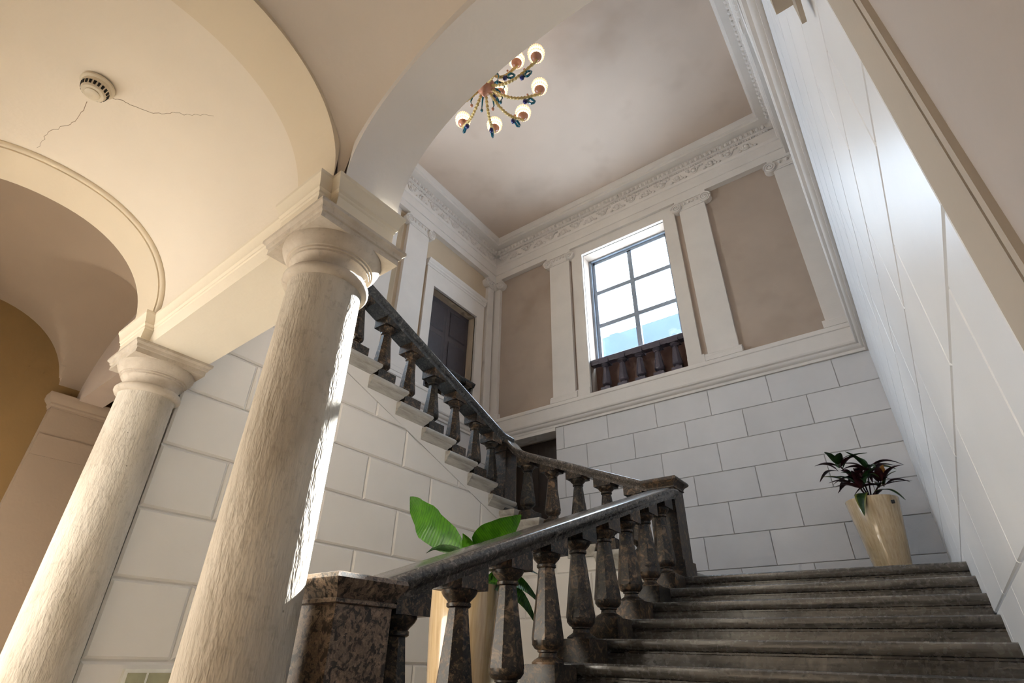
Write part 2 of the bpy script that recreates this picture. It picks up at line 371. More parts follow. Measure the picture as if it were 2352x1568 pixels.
courses(wall_left, [2.66, 3.135, 3.612, 4.087, 4.565, 5.04], [[2.3+.96*k for k in range(7)], [1.82+.96*k for k in range(8)]], 1.5, YB-.03, lambda s, z, d: (XL+d, s, z), .004, .018, .006, 'ashlar')
ZR = [0, .285, .76, 1.235, 1.71, 2.186, 2.66, 3.135, 3.612, 4.087, 4.565, 5.04]
ja = [1.85+.96*k for k in range(8)]; jb = [1.37+.96*k for k in range(8)]
courses(wall_right, ZR, [ja, jb], 1.075, YB-.03, lambda s, z, d: (XR-d, s, z), .005, .016, .005, 'rwall')

# ------------------------------------------------------------------ string course and entablature
STR = [(-.02, 5.04), (.05, 5.04), (.05, 5.085), (.075, 5.095), (.10, 5.125), (.10, 5.15), (.13, 5.165), (.14, 5.19), (.12, 5.20), (.12, 5.44), (.135, 5.45), (.14, 5.50), (.12, 5.53), (-.02, 5.53)]
ENT = [(-.02, 9.38), (.12, 9.38), (.12, 9.55), (.14, 9.555), (.14, 9.79), (.16, 9.80), (.175, 9.86), (.14, 9.87), (.14, 10.12), (.15, 10.124), (.08, 10.127), (.08, 10.155), (.17, 10.157), (.20, 10.17), (.21, 10.29),
       (.36, 10.305), (.36, 10.37), (.385, 10.38), (.40, 10.44), (.42, 10.49), (.42, ZC+.01), (-.02, ZC+.01)]
seg = {'back': ((XL, YB), (XR, YB), (0, -1)), 'left': ((XL, YB), (XL, 1.3), (1, 0)), 'right': ((XR, 1.25), (XR, YB), (-1, 0))}
mit = {'back': (1, -1), 'left': (1, 0), 'right': (0, -1)}
desc = {'back': 'on the window wall', 'left': 'on the shuttered side wall', 'right': 'along the bright ashlar wall'}
for i, k in enumerate(('back', 'left', 'right')):
    p0, p1, o = seg[k]; k0, k1 = mit[k]
    t_ = tag(MB().mould(p0, p1, o, STR, k0, k1).build('trim_%d' % (i+1), 'trim', None, 40), 'moulded string course ' + desc[k], 'moulding', kind='structure')
    e_ = tag(MB().mould(p0, p1, o, ENT, k0, k1).build('trim_%d' % (i+4), 'trim', None, 30), 'carved plaster entablature under the hall ceiling ' + desc[k], 'cornice', kind='structure')
    P0, P1 = Vector((*p0, 0)), Vector((*p1, 0)); d = (P1-P0).normalized(); L = (P1-P0).length; O = Vector((*o, 0))
    # egg and dart row, bead row, rinceau relief: too small to count singly
    eg = MB(); bd = MB(); rn = MB(); st = .105
    n = int((L-.5)/st)
    for j in range(n):
        p = P0+d*(.28+j*st)+O*.205+Vector((0, 0, 10.225)); eg.ball(p, .042, 7, 4, 1.25)
        q = P0+d*(.28+j*st+st/2)+O*.205; c = q+Vector((0, 0, 10.225)); eg.box(c.x-.008-abs(O.x)*.012, c.x+.008+abs(O.x)*.012, c.y-.008-abs(O.y)*.012, c.y+.008+abs(O.y)*.012, c.z-.05, c.z+.05)
        for w in (0, .5):
            q = P0+d*(.28+(j+w)*st)+O*.125+Vector((0, 0, 10.141)); bd.box(q.x-.017-abs(O.x)*.02, q.x+.017+abs(O.x)*.02, q.y-.017-abs(O.y)*.02, q.y+.017+abs(O.y)*.02, q.z-.016, q.z+.016)
    st2 = .36; n2 = int((L-.4)/st2)
    for j in range(n2):
        base = P0+d*(.22+j*st2)+O*.145; sg = 1 if j % 2 else -1; pts = []
        for a in range(15):
            th = a/14*3.4*PI; r = .105*(1-a/17); pts.append(base+d*(.17+r*math.cos(th+PI))+Vector((0, 0, 9.995+sg*r*math.sin(th+PI)*.95)))
        rn.tube(pts, .021, 6)
        for a in (0, 1, 2, 3, 4):
            q = base+d*(.04+a*.075)+Vector((0, 0, 9.995-sg*(.075-.02*(a % 2)))); rn.ball(q, .042, 6, 4, .7)
        rn.ball(base+d*.17+Vector((0, 0, 9.995)), .045, 7, 4)
    for nm, bb, mt in (('egg_moulding', eg, 'trim'), ('bead_moulding', bd, 'trim'), ('rinceau_relief', rn, 'trim')):
        x = bb.build(nm, mt, e_, 60); x['kind'] = 'stuff'

# ------------------------------------------------------------------ Ionic pilasters
def pilaster(label, cx, w, out, place_loc, rz, z0=5.53, group='Ionic pilasters of the upper hall'):
    """local: x across, -y out of the wall"""
    r = root('ionic_pilaster', label, 'pilaster', place_loc, rz, group)
    h = w/2
    MB().box(-h, h, -.085, .0, z0+.15, 9.1).build('shaft', 'trim', r)
    pr = [(.0, z0), (.13, z0), (.13, z0+.075), (.12, z0+.085), (.125, z0+.115), (.10, z0+.13), (.09, z0+.15), (.0, z0+.15)]
    b = MB(); b.mould((-h-.05, 0), (h+.05, 0), (0, -1), pr); b.build('base', 'trim', r, 40)
    cap = MB().box(-h-.02, h+.02, -.10, .0, 9.1, 9.14).box(-h-.06, h+.06, -.125, .0, 9.31, 9.382).box(-h+.02, h-.02, -.105, .0, 9.14, 9.31).build('capital', 'trim', r)
    for s_ in (-1, 1):
        pts = []
        for a in range(27):
            th = a/26*4.6*PI; q = .115*(1-a/29); pts.append((s_*(h+.035+q*math.cos(th)), -.135, 9.20+q*math.sin(th)))
        v = MB().tube(pts, .017, 6); v.lathe([(.10, -.02), (.10, .075)], 14) if False else None
        rings = [[(s_*(h+.035)+.113*math.cos(2*PI*j/16), y, 9.20+.113*math.sin(2*PI*j/16)) for j in range(16)] for y in (-.125, .0)]; v.ball((s_*(h+.035), -.135, 9.20), .026, 8, 5)
        v.loft(rings); v.build('volute', 'trim', cap, 50)
    e = MB(); k = max(2, int((w-.18)/.085))
    for j in range(k): e.ball((-h+.09+(w-.18)*(j+.5)/k, -.11, 9.25), .033, 7, 4, 1.2)
    x = e.build('egg_band', 'trim', cap, 60); x['kind'] = 'stuff'
    return r
pilaster('white Ionic pilaster between the tall window and the shuttered corner', 0, .53, 0, (-4.995, YB, 0), 0)
pilaster('white Ionic pilaster between the tall window and the bright ashlar wall', 0, .53, 0, (-1.78, YB, 0), 0)
pilaster('narrow corner pilaster where window wall meets shuttered wall', 0, .22, 0, (-6.86, YB, 0), 0)
pilaster('narrow corner pilaster where window wall meets bright ashlar wall', 0, .42, 0, (.03, YB, 0), 0)
pilaster('white Ionic pilaster beside the dark shutters', 0, .6, 0, (XL, 5.83, 0), RAD(90))
pilaster('folded corner pilaster strip next to the dark shutters', 0, .22, 0, (XL, 8.40, 0), RAD(90))
pilaster('white Ionic pilaster above the string course of the ashlar wall', 0, .6, 0, (XR, 5.2, 0), RAD(-90))
# ochre strips edging the white dado panels of the left wall
x = MB().box(XL-.01, XL+.03, 4.6, 5.30, 5.53, 9.36).build('wall_panel', 'trim', wall_left)
MB().box(XL-.01, XL+.015, 5.30, 5.42, 5.6, 9.3).build('ochre_strip', 'ochre', wall_left)
MB().box(XL-.01, XL+.015, 6.16, 6.23, 5.6, 8.6).build('ochre_strip', 'ochre', wall_left)

# ------------------------------------------------------------------ window in the end wall
win = root('window_1', 'tall six-pane window above the string course of the end wall', 'window', (0, 0, 0), kind='structure')
so = .06
MB().box(-4.67, WX0, YB-so, YB+.02, WZ0, 9.4).box(WX1, -2.16, YB-so, YB+.02, WZ0, 9.4).box(WX0, WX1, YB-so, YB+.02, WZ1, 9.4).build('surround', 'trim', win)
MB().box(-4.72, WX0-.002, YB-.085, YB+.02, WZ0, WZ0+.17).box(WX1+.002, -2.11, YB-.085, YB+.02, WZ0, WZ0+.17).build('surround_base', 'trim', win)
b = MB(); Y0, Y1 = 8.98, 9.05
b.box(WX0, WX0+.13, Y0, Y1, WZ0, WZ1).box(WX1-.13, WX1, Y0, Y1, WZ0, WZ1).box(WX0+.09, WX1-.09, Y0, Y1, WZ1-.12, WZ1).box(WX0+.09, WX1-.09, Y0, Y1, 6.30, 6.42)
b.box(WX0, WX0+.055, Y0-.05, Y0, WZ0, WZ1).box(WX1-.04, WX1, Y0-.05, Y0, WZ0, WZ1).box(WX0+.04, WX1-.04, Y0-.05, Y0, WZ1-.04, WZ1)
b.build('frame', 'winframe', win)
MB().box(-3.455, -3.355, Y0, Y1, 6.42, WZ1-.09).build('mullion', 'winframe', win)
for z in (7.30, 8.18): MB().box(WX0+.09, WX1-.09, Y0+.005, Y1-.005, z-.05, z+.05).build('glazing_bar', 'winframe', win)
for xa, xb in ((WX0+.09, -3.435), (-3.375, WX1-.09)):
    for za, zb in ((6.42, 7.27), (7.33, 8.15), (8.21, WZ1-.09)): MB().box(xa, xb, Y0+.028, Y0+.034, za, zb).build('pane', 'glass', win)
MB().box(WX0, WX1, 8.90, 8.94, WZ0, 6.28).build('backing_board', 'brownboard', win)

# ------------------------------------------------------------------ balusters
_bal = {}
def baluster(parent, loc, rz=0., mat='breccia', s=1., plinth=.23):
    """plinth, turned body, cap block; heights for s = 1: plinth .13, neck .64, cap block to .85"""
    key = (mat, plinth)
    if key not in _bal:
        h = plinth/2
        body = MB().lathe([(.092, .128), (.092, .14), (.08, .15), (.055, .165), (.05, .185), (.06, .19), (.06, .198), (.075, .205), (.09, .225), (.09, .25)], 20)
        body.lathe([(.094, .248), (.094, .262), (.049, .635)], 8, ph=PI/8)
        body.lathe([(.052, .632), (.06, .638), (.06, .652), (.054, .657), (.06, .665), (.08, .685), (.088, .70), (.088, .712)], 18)
        o = body.build('baluster', mat, parent, 38)
        p = MB().box(-h, h, -h, h, 0, .13).build('plinth', mat, o)
        c = MB().box(-.1, .1, -.1, .1, .71, .825).build('cap_block', mat, o)
        _bal[key] = (o, p, c)
        o.location = loc; o.rotation_euler = (0, 0, rz); o.scale = (1, 1, s); return o
    o, p, c = _bal[key]; q = share(o, 'baluster', parent, loc, rz, (1, 1, s))
    share(p, 'plinth', q); share(c, 'cap_block', q); return q
RAILP = [(-.10, -.105), (.10, -.105), (.105, -.08), (.115, -.07), (.135, -.05), (.14, -.03), (.135, -.012), (.12, -.002), (.09, .004), (-.09, .004), (-.12, -.002), (-.135, -.012), (-.14, -.03), (-.135, -.05), (-.115, -.07), (-.105, -.08)]
def rail(parent, pts, side, mat='rail', prof=RAILP, name='handrail'):
    """pts = path in world, side = horizontal unit vector; the section stays upright"""
    s_ = Vector(side); return MB().loft([[tuple(Vector(p)+s_*q+Vector((0, 0, z))) for q, z in prof] for p in pts]).build(name, mat, parent, 50)
def newel(parent, x, y, z0, z1, w, mat, capw=.035, capmat=None):
    h = w/2
    o = MB().box(x-h, x+h, y-h, y+h, z0, z1-.1).build('newel_post', mat, parent)
    MB().box(x-h-.018, x+h+.018, y-h-.018, y+h+.018, z0, z0+.14).build('newel_base', mat, o)
    b = MB(); c = [(0, z1-.105), (.012, z1-.1), (.012, z1-.088), (.006, z1-.084), (.018, z1-.06), (capw, z1-.035), (capw+.006, z1-.02), (capw, z1-.004), (capw-.012, z1)]
    b.loft([[(x-h-e, y-h-e, z), (x+h+e, y-h-e, z), (x+h+e, y+h+e, z), (x-h-e, y+h+e, z)] for e, z in c]); b.build('newel_cap', capmat or mat, o, 30)
    return o

wb = root('window_balustrade', 'violet-grey balustrade set low in the tall window', 'balustrade', (-3.41, 8.74, WZ0))
rail(wb, [(WX0+3.41, 0, .79), (WX1+3.41, 0, .79)], (0, 1, 0), 'purple', [(q*.7, z*1.1) for q, z in RAILP])
for x in (-4.10, -3.74, -3.37, -3.0, -2.65): baluster(wb, (x+3.41, 0, 0), 0, 'purple', .91, .2)

# ------------------------------------------------------------------ shuttered opening in the left wall
dr = root('door_1', 'dark panelled shutters in the white surround of the side wall', 'shutters', (0, 0, 0), kind='structure')
b = MB(); ya, yb, za, zb = 6.47, 7.95, 5.53, 8.0
b.box(XL-.02, XL+.06, 6.23, ya, za, 8.44).box(XL-.02, XL+.06, yb, 8.2, za, 8.44).box(XL-.02, XL+.06, ya, yb, zb, 8.44); b.build('surround', 'trim', dr)
b = MB().mould((XL, 6.20), (XL, 8.22), (1, 0), [(-.02, 8.42), (.07, 8.42), (.08, 8.46), (.10, 8.48), (.10, 8.52), (.13, 8.56), (.14, 8.60), (-.02, 8.60)]); b.build('surround_cornice', 'trim', dr, 30)
for y0, y1 in ((ya, 7.205), (7.215, yb)):
    lf = MB().box(XL-.26, XL-.20, y0, y1, za, zb).build('shutter_leaf', 'shutter', dr)
    for z0, z1 in ((za+.1, 6.25), (6.37, 7.1), (7.22, zb-.12)):
        MB().mould((XL-.20, y0+.1), (XL-.20, y1-.1), (1, 0), [(-.01, z0), (.004, z0), (.022, z0+.03), (.022, z1-.03), (.004, z1), (-.01, z1)]).build('shutter_panel', 'shutpan', lf)
sb = root('window_balustrade', 'dark balustrade in front of the shutters of the side wall', 'balustrade', (XL+.02, 7.21, za))
rail(sb, [(0, ya-7.21, .68), (0, yb-7.21, .68)], (1, 0, 0), 'rail', [(q*.8, z) for q, z in RAILP])
for k in range(4): baluster(sb, (0, -.54+k*.36, 0), 0, 'breccia', .75, .2)
# unseen casement added along the left wall to bring daylight into the hall
w2 = root('added_window', 'unseen casement window added in the side wall for daylight', 'window', (0, 0, 0), kind='structure')
b = MB(); ya2, yb2 = 2.0, 4.4; zb0, zb = zb, 8.6
b.box(XL-.3, XL-.23, ya2, ya2+.08, za, zb).box(XL-.3, XL-.23, yb2-.08, yb2, za, zb).box(XL-.3, XL-.23, ya2+.08, yb2-.08, zb-.08, zb).box(XL-.3, XL-.23, ya2+.08, yb2-.08, za, za+.1).build('frame', 'winframe', w2)
MB().box(XL-.29, XL-.24, 3.17, 3.23, za+.1, zb-.08).build('mullion', 'winframe', w2)
for y0, y1 in ((ya2+.08, 3.17), (3.23, yb2-.08)): MB().box(XL-.268, XL-.262, y0, y1, za+.1, zb-.08).build('pane', 'glass', w2)

# landing door in the end wall
d2 = root('door_2', 'dark doorway on the upper landing below the string course', 'door', (0, 0, 0), kind='structure')
MB().box(DX0, DX1, YB+.36, YB+.42, DZ0, DZ1).build('door_leaf', 'doorwood', d2)
for x0, x1 in ((DX0+.1, -5.93), (-5.83, DX1-.1)):
    for z0, z1 in ((DZ0+.15, 3.5), (3.65, DZ1-.15)): MB().box(x0, x1, YB+.345, YB+.362, z0, z1).build('door_panel', 'doorwood', d2)
MB().box(DX0-.12, DX1+.0, YB-.045, YB+.3, DZ1-.001, DZ1+.07).build('lintel', 'trim', d2)

# ------------------------------------------------------------------ stairs
P1 = [(-.03, -.139), (.022, -.139), (.022, -.078), (.012, -.074), (.012, -.064), (.028, -.06), (.038, -.046), (.042, -.026), (.038, -.008), (.028, 0), (-.03, 0)]
P3 = [(-.04, -.165), (0, -.165), (.004, -.14), (.02, -.112), (.045, -.085), (.05, -.066), (.064, -.058), (.075, -.04), (.08, -.02), (.074, -.004), (.06, 0), (-.04, 0)]
def flight(name, label, loc, rz, n, t, r, wdt, prof, mat, tilt=0., first=1, extra=.1, zbase=0., sideprof=True, group='flights of the staircase', narrow=None):
    """local: x = up the flight, y = 0 at the wall .. wdt at the open side; step k has its nosing at x = (k-1) t"""
    rt_ = root(name, label, 'stairs', loc, rz, group)
    w0 = wdt
    for k in range(first, n+1):
        wdt = narrow.get(k, w0) if narrow else w0
        x = (k-1)*t; z = k*r; ov = max(q for q, _ in prof); xe = x+t+extra; pp = [(q, z+h) for q, h in prof]; b = MB()
        b.box(x+ov, xe, 0, wdt-ov, z-r-.03 if k > 1 else 0, z-.001)
        b.mould((x+ov, 0), (x+ov, wdt-ov), (-1, 0), pp, 0, 1 if sideprof else 0)
        if sideprof: b.mould((x+ov, wdt-ov), (xe, wdt-ov), (0, 1), pp, -1, 0)
        b.box(x+ov-.02, xe, 0, wdt-ov+.01, z-.03, z)
        if tilt: b.v = [(p[0], p[1], p[2]-tilt*(wdt-p[1])) for p in b.v]
        b.build('step', mat, rt_, 35)
    return rt_
R1, T1, Y1N = .138, .396, 5.12          # lower flight: 12 risers up to the landing
f1 = flight('stair_flight', 'lower flight of worn dark stone steps beside the bright wall', (XR-.016, Y1N-11*T1, 0), RAD(90), 11, T1, R1, 2.254, P1, 'step', .016, narrow={1: 1.90, 2: 1.90})
# first landing: slab with moulded edge
Z1 = 12*R1
b = MB(); pp = [(q, h+Z1) for q, h in P1]
b.box(-2.05, XR-.017, Y1N+.044, YB-.023, 0, Z1-.001); b.mould((XR-.017, Y1N+.044), (-2.05, Y1N+.044), (0, -1), pp, 0, 0)
b.v = [(p[0], p[1], p[2]-.016*max(0, p[0]+2.03)*max(0, min(1, (YB-p[1])/3.5))) if p[2] > 1 else p for p in b.v]
ld = root('stair_landing', 'dark stone landing at the top of the lower flight', 'landing', (0, 0, 0)); b.build('landing_slab', 'step', ld, 35)
R2, T2 = .14, .345
f2 = flight('stair_flight', 'short middle flight along the end wall', (-1.95, YB-.023, Z1), RAD(180), 6, T2, R2, YB-.023-5.06, P3, 'lstep', 0, 1, .05)
Z2 = Z1+6*R2
ld2 = root('stair_landing', 'upper landing in front of the dark doorway', 'landing', (0, 0, 0))
MB().box(XL+.002, -3.76, 5.37, YB-.023, 0, Z2-.001).build('landing_slab', 'lstep', ld2)
R3, T3 = .1445, .387
f3 = flight('stair_flight', 'upper flight with moulded step ends climbing behind the columns', (XL+.02, 5.33, Z2), RAD(-90), 8, T3, R3, XL*-1-3.85, P3, 'lstep', 0, 1, .09)

# white rusticated spandrel wall under the upper flight, and its return under the middle flight
XS = -3.905
slope = -R3/T3
def under(p): return (Z2+.16+slope*(p[0]-5.05)-.26) - p[1]           # sloping line under the string
wst = MB()
poly = [(1.36, 0), (5.2, 0), (5.2, Z2-.05), (1.36, Z2-.05+(-slope)*(5.2-1.36))]
wst.loft([[(XS-.3, y, z) for y, z in poly], [(XS-.014, y, z) for y, z in poly]])
wall_stair = tag(wst.build('wall_stair', 'block'), 'white rusticated spandrel wall under the upper flight', 'wall', kind='structure')
ZB = [.10, .52, .935, 1.355, 1.765, 2.18, 2.59, 2.98, 3.38, 3.78]
JA = [1.83+.83*k for k in range(5)]; JB = [1.41+.83*k for k in range(6)]
courses(wall_stair, ZB, [JA, JB[1:]], 1.36, 5.19, lambda s, z, d: (XS-.014+d, s, z), .006, .022, .014, 'block', clips=[under])
# plain string band above the blocks
band = [(1.33, Z2-.1+slope*(1.33-5.05)+.0), (5.19, Z2-.1+slope*(5.19-5.05)), (5.19, Z2+.0+slope*(5.19-5.05)+.10), (1.33, Z2+.0+slope*(1.33-5.05)+.10)]
MB().loft([[(XS-.02, y, z) for y, z in band], [(XS+.004, y, z) for y, z in band]]).build('string_band', 'block', wall_stair)
wm = tag(MB().box(-3.9, -2.03, 5.19, 5.36, 0, Z1).loft([[(-3.9, y, Z1), (-2.03, y, Z1), (-2.03, y, Z1+.02), (-3.9, y, Z2-.12)] for y in (5.19, 5.36)]).build('wall_middle', 'block'), 'white wall of blocks under the middle flight', 'wall', kind='structure')
courses(wm, ZB[:7], [[-3.2, -2.37], [-3.6, -2.78]], -3.88, -2.03, lambda s, z, d: (s, 5.19-d, z), .006, .018, .012, 'block', clips=[lambda p: (Z1-.02+(-(p[0]+2.03))*(R2*6-.1)/1.87)-p[1]])
wo = tag(MB().loft([[(x, 1.3, 0), (x, 5.19, 0), (x, 5.19, 1.45), (x, 1.3, .12)] for x in (-2.05, -1.95)]).build('wall_string', 'lstep'), 'low closed string under the balusters of the lower flight', 'wall', kind='structure')

# ------------------------------------------------------------------ balustrades
XB = -1.90
b1 = root('stair_balustrade', 'dark breccia balustrade of the lower flight with two newels', 'balustrade', (XB, 1.48, .276), 0, 'stone balustrades of the staircase')
o = Vector((XB, 1.48, .276))
newel(b1, 0, 0, -.276, .957, .27, 'newel', .036)
newel(b1, -.04, 5.28-o.y, Z1-o.z, Z1-o.z+.915, .26, 'newelg', .05)
for k in range(1, 10): baluster(b1, (0, Y1N-T1*k+.215-o.y, Z1-R1*k-o.z-.006))
zr = lambda y: Z1-R1*(Y1N+.215-y)/T1+.885
rail(b1, [(0, y-o.y, zr(y)-o.z) for y in (1.60, 3.3, 4.85)]+[(0, y-o.y, zr(4.85)+dz-o.z) for y, dz in ((4.95, .035), (5.03, .058), (5.10, .07), (5.16, .074))], (1, 0, 0))
b2 = root('stair_balustrade', 'dark breccia balustrade of the middle flight in front of the doorway', 'balustrade', (-2.95, 5.27, Z1), 0, 'stone balustrades of the staircase')
o = Vector((-2.95, 5.27, Z1))
for k in range(1, 6): baluster(b2, (-1.95-T2*(k-1)-.30-o.x, 0, R2*k-.004), 0, 'breccia', .955)
zr2 = lambda x: Z1+R2*(1+(-2.25-x)/T2)+.84
pts = [(x-o.x, 0, zr2(x)-o.z) for x in (-2.07, -3.0, -3.55)]
pts += [(x-o.x, 0, zr2(-3.55)+dz-o.z) for x, dz in ((-3.64, .045), (-3.72, .085), (-3.79, .14), (-3.84, .20), (-3.88, .245), (-3.93, .27))]
rail(b2, pts, (0, 1, 0))
b3 = root('stair_balustrade', 'dark breccia balustrade of the upper flight running behind the capital', 'balustrade', (-4.0, 5.27, Z2), 0, 'stone balustrades of the staircase')
o = Vector((-4.0, 5.27, Z2))
newel(b3, 0, 0, -.02, .86, .22, 'newelg', .02)
ys3 = [5.33-T3*(k-1)-.275 for k in range(1, 9)]
for k, y in enumerate(ys3, 1):
    if k > 1: baluster(b3, (0, y-o.y, R3*k-.004), 0, 'breccia', .955)
    else: baluster(b3, (0, y-o.y-.06, R3*k-.004), 0, 'breccia', .955)
zr3 = lambda y: Z2+R3*(1+(5.095-y)/T3)+.84
rail(b3, [(0, y-o.y, zr3(y)-o.z) for y in (2.2, 3.2, 5.08)]+[(0, 5.14-o.y, zr3(5.11)-o.z), (0, 5.30-o.y, zr3(5.13)-o.z)], (1, 0, 0), 'rail', [(q, z*1.15) for q, z in RAILP])

# ------------------------------------------------------------------ columns
def column(label, u, v):
    p = arc(u, v); r = root('stone_column', label, 'column', p, TH, 'limestone columns of the arcade')
    n = 40
    base = MB().box(-.25, .25, -.25, .25, 0, .09); base.lathe([(.235, .09), (.25, .11), (.25, .15), (.22, .175), (.2, .19), (.2, .2), (.19, .215)], n); base.build('base', 'capital', r, 35)
    rings = [(.176, .21), (.174, .6), (.172, 1.2), (.169, 1.8), (.166, 2.2), (.165, 2.42), (.17, 2.435)]
    sh = MB().lathe(rings, 64, cap=True)
    sh.build('shaft', 'column', r, 40)
    MB().lathe([(.168, 2.43), (.188, 2.437), (.197, 2.452), (.197, 2.466), (.188, 2.48), (.172, 2.488)], n).build('necking_ring', 'capital', r, 60)
    e = MB().lathe([(.167, 2.485), (.168, 2.525), (.178, 2.54), (.186, 2.545), (.186, 2.556), (.194, 2.558), (.194, 2.569), (.202, 2.571), (.206, 2.58), (.222, 2.60), (.232, 2.625), (.232, 2.64)], n); e.build('echinus', 'capital', r, 50)
    c = [(.0, 2.636), (.0, 2.668), (.008, 2.672), (.012, 2.69), (.026, 2.703), (.026, 2.72), (.0, 2.722)]
    MB().loft([[(-.222-q, -.222-q, z), (.222+q, -.222-q, z), (.222+q, .222+q, z), (-.222-q, .222+q, z)] for q, z in c]).build('abacus', 'capital', r, 25)
    return r
column('foremost limestone column with a sunlit edge beside the lower newel', 0, 0)
column('farther limestone column at the end of the rusticated wall', -2.0, 0)

# ------------------------------------------------------------------ arcade: lintel, imposts, arches
ZS0, ZI = 2.72, 2.95                     # abacus top, impost top
COR = [(-.03, ZI-.115), (0, ZI-.115), (.006, ZI-.108), (.006, ZI-.096), (.012, ZI-.088), (.016, ZI-.084), (.016, ZI-.074), (.022, ZI-.052), (.033, ZI-.022), (.036, ZI-.018), (.038, ZI), (-.03, ZI)]
lt = root('lintel_beam', 'cream lintel with moulded cornice between the two columns', 'lintel', ARC, TH)
MB().box(-1.83, -.17, -.16, .215, ZS0, ZI).build('beam', 'soft', lt)
MB().mould((-.17, -.16), (-1.82, -.16), (0, -1), COR, 0, 0).build('cornice', 'impost', lt, 25)
im = root('impost_block', 'notched impost block with moulded cornice on the foremost column', 'impost', ARC, TH)
MB().box(-.19, .13, -.215, .19, ZS0, ZI).build('pier', 'impost', im)
MB().box(.13, .19, -.15, .19, ZS0, ZI).build('pier_projection', 'impost', im)
b = MB(); b.mould((-.19, -.215), (.13, -.215), (0, -1), COR, -1, 1); b.mould((.13, -.215), (.13, -.152), (1, 0), COR, -1, 0); b.mould((-.19, -.16), (-.19, -.215), (-1, 0), COR, 0, 1); b.build('corridor_cornice', 'impost', im, 25)
b = MB(); b.mould((.19, -.15), (.19, .19), (1, 0), COR, -1, 1); b.mould((.19, .19), (.0, .19), (0, 1), COR, -1, 0); b.mould((.135, -.15), (.19, -.15), (0, -1), COR, 0, 1); b.build('stair_cornice', 'impost', im, 25)
im2 = root('impost_block', 'cream impost block with moulded cornice on the farther column', 'impost', arc(-2.0, 0), TH)
MB().box(-.24, .17, -.215, .20, ZS0, ZI).build('pier', 'impost', im2)
b = MB(); b.mould((-.24, -.215), (.17, -.215), (0, -1), COR, -1, 1); b.mould((.17, -.215), (.17, -.16), (1, 0), COR, -1, 0); b.mould((-.24, .2), (-.24, -.215), (-1, 0), COR, 0, 1); b.build('cornice', 'impost', im2, 25)

def ell(c, hw, zs, rise, n=40, a0=0., a1=PI): return [(c+hw*math.cos(a0+(a1-a0)*i/n), zs+rise*math.sin(a0+(a1-a0)*i/n)) for i in range(n+1)]
# stair arch: spans u from the column to the right wall
UA0, UA1 = .19, 2.165; UC = (UA0+UA1)/2; HW = (UA1-UA0)/2
def sup(c, hw, zs, rise, n=48, e=2.25):
    out = []
    for i in range(n+1):
        a = PI*i/n; ca, sa = math.cos(a), math.sin(a); out.append((c+hw*math.copysign(abs(ca)**(2/e), ca), zs+rise*abs(sa)**(2/e)))
    return out
sa_ = root('stair_arch', 'white plaster arch opening from the corridor to the stair hall', 'arch', ARC, TH)
cur = sup(UC, HW, ZI, .675)                       # right -> left
b = MB(); n = len(cur)
top = [(p[0], 4.35) for p in cur]
vs = [(u, -.14, z) for u, z in cur]+[(u, .19, z) for u, z in cur]+[(u, -.14, z) for u, z in top]+[(u, .19, z) for u, z in top]
fs = []
for i in range(n-1):
    fs += [(i, i+1, n+i+1, n+i), (i, 2*n+i, 2*n+i+1, i+1), (n+i, n+i+1, 3*n+i+1, 3*n+i), (2*n+i, 3*n+i, 3*n+i+1, 2*n+i+1)]
b.add(vs, fs); b.build('arch_ring', 'archw', sa_, 40)
tag(MB().box(-5.2, 2.3, .0, .19, 4.35, ZC).box(-5.2, UA0, .0, .19, ZI, 4.36).build('wall_front', 'panel', None, None, ARC, TH), 'hall wall above the arcade', 'wall', kind='structure')

# corridor vaults (u along the corridor, v across)
VC, VH, ZV, RV = -.97, .80, 2.95, .735
def zb_(v): q = (v-VC)/VH; return ZV+RV*max(0, 1-abs(q)**2.15)**(1/2.15)
def vault(name, mat, label, us, vs_, zf, parent=None):
    b = MB(); nu, nv = len(us), len(vs_)
    pts = [(u, v, zf(u, v)) for u in us for v in vs_]; fs = [(i*nv+j, (i+1)*nv+j, (i+1)*nv+j+1, i*nv+j+1) for i in range(nu-1) for j in range(nv-1)]
    # give it thickness upwards
    m = len(pts); pts2 = pts+[(p[0], p[1], p[2]+.12) for p in pts]; fs2 = fs+[tuple(m+i for i in f[::-1]) for f in fs]
    edge = [i*nv for i in range(nu)]; e2 = [i*nv+nv-1 for i in range(nu)]; e3 = list(range(nv)); e4 = [(nu-1)*nv+j for j in range(nv)]
    for e in (edge, e2, e3, e4): fs2 += [(a, c, m+c, m+a) for a, c in zip(e, e[1:])]
    b.add(pts2, fs2); return b.build(name, mat, parent, 35, None if parent else ARC, None if parent else TH)
lin = lambda a, c, n: [a+(c-a)*i/n for i in range(n+1)]
vv = [VC+VH*math.cos(PI*i/60) for i in range(61)]
cv = tag(vault('ceiling', 'vault', '', lin(-1.86, -.2, 8), vv, lambda u, v: zb_(v)), 'cream barrel vault of the corridor over the smoke detector', 'vault', kind='structure')
ab = root('corridor_arch', 'flush cream arch band springing from the foremost column', 'arch', ARC, TH)
vault('arch_band', 'band', '', lin(-.2, .13, 3), vv, lambda u, v: zb_(v)-.004, ab)
